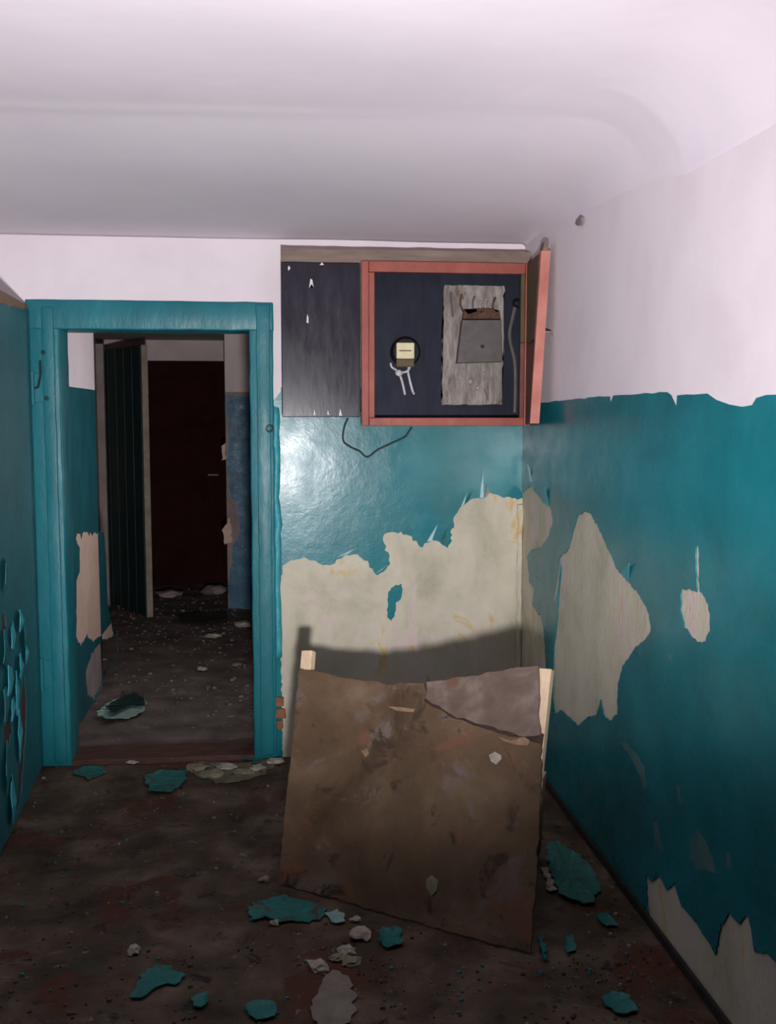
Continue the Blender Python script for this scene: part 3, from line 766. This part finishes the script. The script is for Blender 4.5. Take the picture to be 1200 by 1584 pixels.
# its door, swung out and seen edge-on
h0 = Vector((fx1 - .010, FF - .004, 0)); h1 = Vector((cpt(846, 500, D - .52).x, D - .52, 0))
h1 = Vector((on_y(835, 520, D - .50).x, D - .50, 0))
dd = (h1 - h0).normalized(); dn = Vector((dd.y, -dd.x, 0)); DLn = (h1 - h0).length
z0b, z1b = fz0 + .006, fz1 - .004
ztop_free = on_y(848, 388, D - .50).z; zbot_free = on_y(832, 655, D - .50).z
def dpt(u, v, w): # u along the door, v 0..1 up, w thickness; the hung door leans a little
    k = u / DLn
    zz = (z0b + (zbot_free - z0b) * k) * (1 - v) + (z1b + (ztop_free - z1b) * k) * v
    lean = (v - .5) * 0.036 * k
    return h0 + dd * u + dn * (w) + Vector((lean, 0, zz))
def door_box(bm, u0, u1, v0, v1, w0, w1):
    vs = [bm.verts.new(dpt(u, v, w)) for u, v, w in ((u0, v0, w0), (u1, v0, w0), (u1, v1, w0), (u0, v1, w0), (u0, v0, w1), (u1, v0, w1), (u1, v1, w1), (u0, v1, w1))]
    for f in ((0, 3, 2, 1), (4, 5, 6, 7), (0, 1, 5, 4), (1, 2, 6, 5), (2, 3, 7, 6), (3, 0, 4, 7)): bm.faces.new([vs[i] for i in f])
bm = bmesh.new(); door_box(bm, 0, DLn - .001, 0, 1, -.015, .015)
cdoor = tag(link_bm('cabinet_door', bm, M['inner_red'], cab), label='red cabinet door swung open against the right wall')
bm = bmesh.new(); door_box(bm, DLn - .035, DLn + .006, 0.0, 1.0, -.019, .018)
link_bm('door_edge', bm, M['pink_edge'], cdoor)
bm = bmesh.new()
for sg in (-1, 1): door_box(bm, .03, DLn - .036, 0.5, .97, .0151 * sg, .018 * sg)
link_bm('stripped_panel', bm, M['olive'], cdoor)
bm = bmesh.new(); door_box(bm, DLn * .80, DLn + .004, 1.001, 1.055, -.006, .012)
for v in bm.verts:
    if v.co.z > ztop_free + .02: v.co.x += .006
link_bm('splintered_tip', bm, M['rail'], cdoor)
bm = bmesh.new()
pl = on_y(850, 516, D - .49)
add_tube(bm, [pl + Vector((-.02, 0, .006)), pl + Vector((.008, 0, .006)), pl + Vector((.010, -.004, -.006))], 0.005, 7)
add_tube(bm, [pl + Vector((.006, 0, 0)), pl + Vector((.006, .002, -.030))], 0.003, 6)
link_bm('latch', bm, M['metal'], cdoor)
# stripped olive rebate on the right stile
bm = bmesh.new(); add_box(bm, (fx1 - bar_r - .018, FF + .006, fz0 + bar_b + .0), (fx1 - bar_r - .001, CF + .004, fz0 + .36), .002)
link_bm('rebate', bm, M['inner_red'], cab)
bm = bmesh.new(); add_box(bm, (fx1 - bar_r - .018, FF + .006, fz0 + .362), (fx1 - bar_r - .001, CF + .004, fz1 - bar_t - .001), .002)
link_bm('rebate', bm, M['olive'], cab)

BB = D - .0225      # front of the back board
# fuse holder
pc = on_y(626, 545, BB)
fu = empty('fuse_holder', pc, 'round black fuse holder with cream face and white wires inside the cabinet', 'fuse holder')
bm = bmesh.new(); add_disc(bm, pc + Vector((0, 0, .0)), (0, -1, 0), 0.066, 0.056, 0.045, 24)
link_bm('base', bm, M['black'], fu)
bm = bmesh.new()
q0, q1 = on_y(613, 555, BB - .06), on_y(641, 530, BB - .06)
add_box(bm, (q0.x, BB - .062, q0.z), (q1.x, BB - .044, q1.z), 0.006)
face = link_bm('face', bm, M['cream'], fu)
bm = bmesh.new(); add_box(bm, (q0.x + .012, BB - .0645, (q0.z + q1.z) / 2 - .002), (q1.x - .014, BB - .061, (q0.z + q1.z) / 2 + .002))
link_bm('slot', bm, M['rust'], face)
bm = bmesh.new(); add_box(bm, (q0.x, BB - .058, q0.z - .035), (q1.x, BB - .043, q0.z - .001), 0.006)
link_bm('chin', bm, M['olive'], fu)
for pts in ([(604, 562), (606, 568), (614, 574), (620, 585), (624, 600), (626, 610)], [(633, 566), (631, 575), (634, 590), (638, 605), (640, 609)], [(614, 573), (622, 576), (630, 574), (634, 568)]):
    bm = bmesh.new(); add_tube(bm, smooth_path([on_y(x, y, BB - .018 + .01 * (i % 2)) for i, (x, y) in enumerate(pts)]), 0.0052, 6)
    link_bm('wire', bm, M['white_wire'], fu)
bm = bmesh.new()
bmesh.ops.create_icosphere(bm, subdivisions=2, radius=.017, matrix=Matrix.Translation(on_y(617, 577, BB - .024)))
for v in bm.verts: v.co += noise.noise_vector(v.co * 60) * .004
link_bm('connector', bm, M['white_wire'], fu, smooth=True)

# grey cement board with cover
b0, b1 = on_y(682, 626, BB), on_y(778, 443, BB)
bd = empty('meter_board', ((b0.x + b1.x) / 2, BB, b0.z), 'grey cement board with a dull metal cover inside the cabinet', 'board')
bm = bmesh.new()
out = ragged([(b0.x, b0.z), (b1.x - .006, b0.z), (b1.x, b1.z - .3), (b1.x, b1.z), (b0.x + .008, b1.z)], .02, .0018, 61)
add_prism(bm, [(u, BB, v) for u, v in out], (0, -.022, 0))
link_bm('mounting_plate', bm, M['asbestos'], bd)
bm = bmesh.new()
YB = BB - .022
c4 = [on_y(x, y, YB - .03) for x, y in ((706, 562), (776, 560), (774, 495), (714, 495))]
add_prism(bm, [Vector((c.x, YB, c.z)) for c in c4], (0, -.045, 0))
bmesh.ops.bevel(bm, geom=[e for e in bm.edges], offset=.003, segments=1, affect='EDGES')
cov = link_bm('cover', bm, M['cover'], bd)
bm = bmesh.new(); add_disc(bm, on_y(746, 536, YB - .045), (0, -1, 0), .008, .006, .005, 12)
link_bm('screw', bm, M['hole'], cov)
bm = bmesh.new(); q = [on_y(x, y, YB) for x, y in ((714, 494), (772, 494), (770, 482), (760, 486), (752, 478), (742, 486), (732, 479), (722, 487), (716, 480))]
add_prism(bm, q, (0, -.03, 0))
link_bm('terminal_block', bm, M['rust'], bd)
for i, pts in enumerate([[(716, 482), (712, 470), (714, 455)], [(732, 481), (731, 468), (734, 458)], [(752, 480), (750, 468), (752, 462)], [(764, 484), (762, 472), (766, 460)], [(700, 490), (698, 470), (697, 452)], [(744, 481), (742, 472), (744, 466)]]):
    bm = bmesh.new(); add_tube(bm, smooth_path([on_y(x, y, YB - .012) for x, y in pts]), 0.0045, 6)
    link_bm('wire', bm, [M['rust'], M['cover'], M['chunk']][i % 3], bd)
for px, py, r in ((727, 590, .013), (738, 600, .010), (748, 578, .008), (716, 585, .006)):
    bm = bmesh.new(); bmesh.ops.create_icosphere(bm, subdivisions=2, radius=r, matrix=Matrix.Translation(on_y(px, py, YB - .004)))
    for v in bm.verts: v.co += noise.noise_vector(v.co * 70) * r * .3
    link_bm('plaster_splash', bm, M['chunk'], bd, smooth=True)

# dark cable in the right of the cabinet
pk = on_y(798, 470, BB)
ck = empty('supply_cable', pk, 'dark supply cable running down the right inside of the cabinet', 'cable')
bm = bmesh.new(); add_tube(bm, smooth_path([on_y(x, y, BB - .012) for x, y in ((800, 462), (793, 490), (788, 520), (796, 560), (797, 600), (796, 638))]), 0.009, 8)
link_bm('sheath', bm, M['cover'], ck)
bm = bmesh.new(); bmesh.ops.create_icosphere(bm, subdivisions=2, radius=.022, matrix=Matrix.Translation(pk + Vector((0, -.02, 0))))
for v in bm.verts: v.co += noise.noise_vector(v.co * 50) * .006
link_bm('gland', bm, M['black'], ck, smooth=True)

# wire hanging under the cabinet
bm = bmesh.new()
pts = smooth_path([on_y(x, y, D - .016) for x, y in ((538, 646.5), (532, 662), (531, 682), (543, 692), (556, 698), (568, 707), (584, 696), (605, 686), (626, 676), (632, 668), (637, 661))])
add_tube(bm, pts, 0.0042, 6)
wr = link_bm('hanging_wire', bm, M['cable'], at=pts[0])
tag(wr, 'thin dark wire looping down from under the electrical cabinet', 'wire')

# ------------------------------------------------------------------ broken hardboard panel
BL, BR = on_floor(430, 1365, .006), on_floor(820, 1475, .006)
e1 = (BR - BL).normalized()
TR = on_y(832, 1030, 3.1)
bn = e1.cross(TR - BR).normalized()
if bn.y > 0: bn = -bn            # towards the camera
BP = BL.copy()
def bpt(px, py): return on_plane(px, py, BP, bn)
pnl = empty('hardboard_panel', (BL + BR) / 2 - bn * .1, 'large brown hardboard panel with a cracked top corner leaning before the back wall', 'panel')
crack = [(655, 1057), (659, 1070), (656, 1084), (668, 1093), (684, 1100), (698, 1110), (716, 1114), (732, 1122), (752, 1126), (770, 1134), (792, 1140), (812, 1143), (836, 1150)]
main_px = [(431, 1366), (520, 1391), (600, 1414), (660, 1431), (760, 1459), (820, 1474), (824, 1420), (830, 1330), (836, 1235), (836, 1150)] + crack[::-1][1:] + \
          [(640, 1057), (618, 1056), (600, 1058), (575, 1052), (540, 1050), (505, 1042), (486, 1040), (463, 1034), (456, 1100), (446, 1210), (436, 1300)]
def rag3(l, seed, amp=.0022):
    ax2 = bn.cross(e1)
    uv = [((bpt(x, y) - BP).dot(e1), (bpt(x, y) - BP).dot(ax2)) for x, y in l]
    return [BP + e1 * u + ax2 * v for u, v in ragged(uv, .02, amp, seed)]
bm = bmesh.new(); a, b = add_prism(bm, rag3(main_px, 101), -bn * .009)
link_bm('board', bm, M['board'], pnl)
corner_px = [(661, 1066), (660, 1056), (690, 1051), (730, 1045), (765, 1040), (800, 1033), (833, 1030), (834, 1090), (836, 1140)] + [(x + 2, y - 4) for x, y in crack[::-1][1:-2]]
bm = bmesh.new(); add_prism(bm, [p + bn * (.003) for p in rag3(corner_px, 103)], -bn * .009)
M['board_grey'] = material('scuffed_grey_brown_hardboard', [(0.3, (0.075, 0.046, 0.032, 1)), (0.5, (0.125, 0.085, 0.068, 1)), (0.68, (0.24, 0.185, 0.17, 1))], 6,
                           rough=(0.5, 0.7), bump=0.35, bump_scale=90, bump_dist=0.002, spots=[((0.13, 0.06, 0.038, 1), 5, 0.58)])
tag(link_bm('broken_corner', bm, M['board_grey'], pnl), label='cracked upper right corner of the hardboard')
# added dark strip that stops light coming through the crack
bm = bmesh.new()
cl = [bpt(x, y) - bn * .0095 for x, y in crack]
for i in range(len(cl) - 1):
    up = bn.cross(e1); up = up if up.z > 0 else -up
    add_prism(bm, [cl[i] - up * .03, cl[i + 1] - up * .03, cl[i + 1] + up * .03, cl[i] + up * .03], -bn * .008)
link_bm('crack_light_stop', bm, M['wood_rot'], pnl)
# torn pale fibre along the crack
for pts in ([(770, 1139), (790, 1146), (812, 1140), (820, 1146), (816, 1154), (798, 1152), (780, 1147)], [(600, 1093), (620, 1094), (642, 1097), (640, 1102), (615, 1100)], ):
    bm = bmesh.new(); add_prism(bm, [bpt(x, y) + bn * .0005 for x, y in pts], bn * .003)
    link_bm('torn_fibre', bm, M['board_edge'], pnl)
for pts, m in (([(757, 1168), (766, 1163), (775, 1168), (776, 1174), (768, 1183), (760, 1178)], 'chunk'), ([(660, 1360), (668, 1354), (678, 1362), (676, 1378), (668, 1386), (660, 1372)], 'yellow_chip'),
               ([(560, 1162), (568, 1158), (572, 1166), (566, 1172)], 'board_edge')):
    bm = bmesh.new(); add_prism(bm, [bpt(x, y) + bn * .0004 for x, y in pts], bn * .004)
    link_bm('paint_chip', bm, M[m], pnl)
# battens behind
ax2 = bn.cross(e1)
if ax2.z < 0: ax2 = -ax2
def batten(top_px, bot_px, w, th):
    """pale timber along the back of the board; its ends given in the plane behind the board"""
    q = BP - bn * .0195
    a = on_plane(*top_px, q, bn); b = on_plane(*bot_px, q, bn)
    d = (b - a).normalized(); s = d.cross(bn).normalized() * (w / 2)
    bm = bmesh.new()
    add_prism(bm, [a - s, a + s, b + s, b - s], -bn * th)
    bmesh.ops.bevel(bm, geom=list(bm.edges), offset=.002, segments=1, affect='EDGES')
    return link_bm('batten', bm, M['fresh_wood'], pnl)
batten((474, 1006), (446, 1345), 0.044, 0.03)
batten((843, 1034), (812, 1330), 0.040, 0.03)
# struts that carry the panel from behind
for u in (.08, .82):
    ax = BP + e1 * u + ax2 * .50 - bn * .042
    foot = Vector((ax.x + .10 * (1 if u > .5 else .3), ax.y + .42, 0.012))
    d = (foot - ax).normalized(); s = d.orthogonal().normalized() * .018; s2 = d.cross(s)
    bm = bmesh.new(); add_prism(bm, [ax - s - s2, ax + s - s2, ax + s + s2, ax - s + s2], foot - ax)
    link_bm('strut', bm, M['wood_bare'], pnl)

# ------------------------------------------------------------------ what lies on the floor
FOOT = []        # where pieces lie, so that the crumbs keep clear of them
def lie(px_pts, mat, label, cat, name, group=None, th=.003, z=.004, curl=.012, seed=1):
    """a flat torn piece on the floor, lightly curled at its rim"""
    pts = [on_floor(x, y, z) for x, y in px_pts]
    uv = ragged([(p.x, p.y) for p in pts],   .016, .0055, seed)
    cx = sum(p[0] for p in uv) / len(uv); cy = sum(p[1] for p in uv) / len(uv)
    R0 = max((Vector(p) - Vector((cx, cy))).length for p in uv)
    FOOT.append((cx, cy, R0 * .85))
    def h(x, y, k): return z + curl * k * k * (0.5 + 0.5 * noise.noise(Vector((x * 9, y * 9, seed)))) + .002 * noise.noise(Vector((x * 30, y * 30, seed)))
    bm = bmesh.new()
    n = len(uv)
    rings = []
    for k in (1.0, .6):
        rings.append([bm.verts.new((cx + (p[0] - cx) * k, cy + (p[1] - cy) * k, max(h(p[0], p[1], k), z - .002))) for p in uv])
    mid = bm.verts.new((cx, cy, z + .001))
    low = [bm.verts.new((v.co.x, v.co.y, v.co.z - th)) for v in rings[0]]
    lmid = bm.verts.new((cx, cy, z - th))
    for i in range(n):
        j = (i + 1) % n
        bm.faces.new((rings[0][i], rings[0][j], rings[1][j], rings[1][i]))
        bm.faces.new((rings[1][i], rings[1][j], mid))
        bm.faces.new((rings[0][j], rings[0][i], low[i], low[j]))
        bm.faces.new((low[j], low[i], lmid))
    o = link_bm(name, bm, mat, at=(cx, cy, 0))
    return tag(o, label, cat, group)

G = 'fallen flakes of teal paint'
TF, PF = M['teal_flake'], M['pale_flake']
for i, (pts, m, lab) in enumerate([
    ([(388, 1398), (420, 1390), (440, 1387), (470, 1395), (503, 1408), (500, 1420), (478, 1428), (450, 1424), (430, 1428), (405, 1418), (385, 1425)], TF, 'largest teal paint flake on the floor before the hardboard panel'),
    ([(503, 1415), (520, 1409), (537, 1418), (531, 1430), (510, 1428)], PF, 'pale grey green paint flake beside the largest teal flake'),
    ([(590, 1440), (612, 1435), (626, 1445), (620, 1462), (600, 1468), (580, 1458)], TF, 'dark teal paint flake under the lower edge of the hardboard panel'),
    ([(205, 1545), (215, 1510), (240, 1492), (265, 1495), (288, 1510), (270, 1525), (245, 1525), (225, 1540)], TF, 'teal paint flake with a forked tail on the open floor at left'),
    ([(376, 1562), (390, 1552), (415, 1550), (430, 1560), (425, 1574), (400, 1580)], TF, 'rounded teal paint flake nearest the camera, at the bottom edge'),
    ([(843, 1310), (860, 1305), (890, 1325), (915, 1345), (930, 1380), (920, 1400), (885, 1395), (865, 1385), (850, 1350)], TF, 'long dark teal paint flake between hardboard panel and right wall'),
    ([(836, 1345), (846, 1343), (862, 1378), (852, 1380)], M['chunk'], 'narrow cream sliver beside the panel on the right'),
    ([(926, 1548), (948, 1536), (970, 1545), (986, 1567), (960, 1572)], TF, 'teal paint flake by the bare patch at the foot of the right wall'),
    ([(222, 1205), (250, 1192), (285, 1195), (290, 1210), (260, 1228), (230, 1225)], TF, 'dull teal paint flake in front of the threshold, near its middle'),
    ([(112, 1196), (130, 1186), (160, 1186), (165, 1196), (140, 1206)], TF, 'dull teal paint flake in front of the left end of the threshold'),
    ([(372, 1172), (400, 1165), (414, 1171), (394, 1182)], TF, 'small teal paint flake by the foot of the right door jamb'),
    ([(829, 1462), (840, 1450), (847, 1475), (838, 1492)], TF, 'small teal flake at the lower right corner of the panel'),
    ([(870, 1455), (885, 1448), (893, 1465), (880, 1475)], TF, 'small teal flake on the rusty dirt right of the panel'),
    ([(295, 1548), (315, 1540), (325, 1552), (308, 1562)], TF, 'small dull teal flake right of the fork-tailed flake'),
    ([(920, 1420), (940, 1412), (952, 1432), (935, 1440)], TF, 'small teal flake near the foot of the right wall'),
]):
    if pts[0][0] == 836:
        lie(pts, m, lab, 'plaster sliver', 'plaster_sliver', None, seed=200 + i)
    else:
        lie(pts, m, lab, 'paint flake', 'paint_flake', G, curl=.010 + .004 * (i % 3), seed=200 + i)

lie([(150, 1108), (165, 1092), (190, 1082), (212, 1080), (226, 1090), (222, 1104), (200, 1112), (172, 1116)], PF, 'ragged pale flake with dark curl on the corridor floor behind the threshold', 'paint flake', 'paint_flake', z=.008, curl=.03, seed=230)
lie([(165, 1096), (182, 1084), (206, 1074), (218, 1078), (226, 1094), (210, 1090), (190, 1098), (175, 1106)], M['green_leaf'], 'dark curled scrap lying on the pale flake behind the threshold', 'scrap', 'dark_piece', z=.026, curl=.02, seed=231)
lie([(272, 955), (300, 948), (335, 952), (350, 946), (352, 958), (318, 966), (280, 963)], M['dirt'], 'flat dark piece on the corridor floor before the far opening', 'scrap', 'dark_piece', z=.012, curl=.02, seed=232)  # thin near-black sheet laid flat on the corridor floor
lie([(480, 1560), (498, 1515), (515, 1500), (540, 1510), (552, 1535), (548, 1575), (520, 1590), (492, 1588)], M['dust'], 'powdery pale plaster smear on the floor near the camera', 'plaster dust', 'plaster_dust', z=.003, curl=.004, seed=240)

M['yellow_dust'] = material('yellowish_plaster_dust', [(0.3, (0.085, 0.075, 0.045, 1)), (0.7, (0.20, 0.18, 0.12, 1))], 14, rough=(0.9, 1.0), bump=0.8, bump_scale=120, spots=[((0.06, 0.042, 0.033, 1), 12, 0.56)])
lie([(284, 1190), (300, 1178), (340, 1180), (380, 1180), (420, 1172), (430, 1180), (410, 1196), (380, 1206), (345, 1212), (310, 1202)], M['yellow_dust'], 'thin yellowish smear of plaster dust before the threshold, under the row of chips', 'plaster dust', 'plaster_dust', z=.003, curl=.002, seed=241)

def chunk(px, py, w, h, mat, label, name='plaster_chunk', group='fallen plaster chunks', cat='plaster chunk', seed=0):
    p = on_floor(px, py)
    s = (p - EYEP).length / F
    rx, rz = w * s / 2, max(h * s / 2 * .62, .004)
    bm = bmesh.new()
    bmesh.ops.create_icosphere(bm, subdivisions=2, radius=1.0)
    for v in bm.verts:
        n = 1 + .6 * noise.noise(v.co * 1.5 + Vector((seed * 3.1, 0, 0))) + .45 * noise.noise(v.co * 3.7 + Vector((0, seed, 0)))
        v.co = Vector((v.co.x * rx * n, v.co.y * rx * .9 * n, max(v.co.z * n, -.55) * rz)) 
        v.co += Vector((p.x, p.y, rz * .55))
    FOOT.append((p.x, p.y, rx * 1.3))
    o = link_bm(name, bm, mat, at=(p.x, p.y, 0))
    return tag(o, label, cat, group)
C_, Y_ = M['chunk'], M['yellow_chip']
for i, (x, y, w, h, m, lab) in enumerate([
    (560, 1449, 34, 24, C_, 'biggest pale plaster chunk, below the middle of the hardboard panel'),
    (492, 1498, 30, 22, C_, 'oval white plaster chunk on the floor nearest the camera'),
    (537, 1472, 24, 16, C_, 'pale plaster chunk in the middle of the crumbled trail'),
    (543, 1488, 28, 16, Y_, 'dull plaster chunk at the lower end of the crumbled trail'),
    (520, 1484, 22, 14, Y_, 'greyish plaster chunk left of the crumbled trail'),
    (551, 1424, 14, 12, C_, 'small pale chunk touching the pale grey green flake'),
    (207, 1474, 18, 18, C_, 'lone white plaster chip on the open floor at left'),
    (425, 1430, 14, 14, C_, 'small pale chip under the left tip of the largest teal flake'),
    (441, 1350, 12, 12, C_, 'small white crumb at the lower left corner of the panel'),
    (305, 1190, 30, 14, Y_, 'yellowish plaster chip leftmost in the row before the threshold'),
    (328, 1200, 34, 14, Y_, 'yellowish plaster chip lying nearest the camera in the row before the threshold'),
    (350, 1188, 30, 14, C_, 'pale plaster chip in the middle of the row before the threshold'),
    (376, 1196, 28, 12, Y_, 'yellowish plaster chip right of the middle in the row before the threshold'),
    (398, 1190, 22, 12, C_, 'pale plaster chip in the row before the threshold, beside the last one'),
    (424, 1180, 22, 14, C_, 'pale plaster chip at the foot of the right door jamb'),
    (205, 1180, 16, 10, C_, 'small pale chip on the floor against the threshold at left'),
    (408, 1362, 16, 14, Y_, 'dull chip on the floor just left of the panel foot'),
    (330, 985, 26, 12, C_, 'pale rubble lump on the corridor floor before the green door edge'),
    (375, 968, 28, 14, C_, 'pale rubble lump on the corridor floor beside the blue wall foot'),
    (312, 1036, 14, 10, C_, 'lone pale lump in the middle of the corridor floor'),
    (366, 1030, 16, 9, Y_, 'flat dull lump on the corridor floor near the right jamb'),
    (330, 918, 36, 26, M['grey_plaster'], 'grey rubble lump in front of the brown far door'),
    (262, 922, 40, 20, M['grey_plaster'], 'grey rubble lump beside the edge of the green door'),
]):
    chunk(x, y, w, h, m, lab, seed=i)

def rubble(name, n, px_box, mat, smin, smax, seed, label, weight=None, z=0.0):
    rnd = random.Random(seed)
    bm = bmesh.new()
    for i in range(n):
        for _ in range(20):
            px = rnd.uniform(px_box[0], px_box[2]); py = rnd.uniform(px_box[1], px_box[3])
            if weight is None or rnd.random() < weight(px, py): break
        p = on_floor(px, py)
        if p.x > XR - .05 or p.x < (-1.5 if p.y < D or p.y > 6.0 else XC + .04) or p.y > FY - .1: continue
        if -.03 < (p - BL).dot(e1) < .93 and -.03 < (p.y - BL.y) * .8 + (p.x - BL.x) * .6 < .75: continue      # behind the leaning panel
        if any((p.x - fx) ** 2 + (p.y - fy) ** 2 < fr * fr for fx, fy, fr in FOOT): continue
        s = rnd.uniform(smin, smax) * rnd.random() ** 1.5 + smin
        a0 = rnd.random() * 6.28
        k = rnd.choice((3, 4, 4, 5))
        fl = rnd.uniform(.25, .7)
        top = [bm.verts.new((p.x + s * rnd.uniform(.5, .8) * math.cos(a0 + 6.28 * j / k), p.y + s * rnd.uniform(.5, .8) * math.sin(a0 + 6.28 * j / k), z + s * fl * rnd.uniform(.6, 1))) for j in range(k)]
        bot = [bm.verts.new((v.co.x + (v.co.x - p.x) * .3, v.co.y + (v.co.y - p.y) * .3, z - .004)) for v in top]
        bm.faces.new(top); bm.faces.new(bot[::-1])
        for j in range(k): bm.faces.new((top[j], bot[j], bot[(j + 1) % k], top[(j + 1) % k]))
    o = link_bm(name, bm, mat)
    return tag(o, label, 'rubble', kind='stuff')
rubble('rubble', 1500, (-60, 1170, 1120, 1640), M['rubble'], .003, .010, 5, 'fine mixed crumbs strewn over the front room floor',
       weight=lambda x, y: .22 + .6 * math.exp(-((x - 930) / 90) ** 2) + .5 * math.exp(-((x - 530) / 60) ** 2 - ((y - 1470) / 50) ** 2) + .5 * math.exp(-((y - 1185) / 14) ** 2))
rubble('rubble', 600, (130, 905, 400, 1110), M['grey_rubble'], .005, .020, 6, 'grey crumbled plaster strewn over the corridor floor',
       weight=lambda x, y: .25 + .75 * math.exp(-((y - 955) / 40) ** 2))
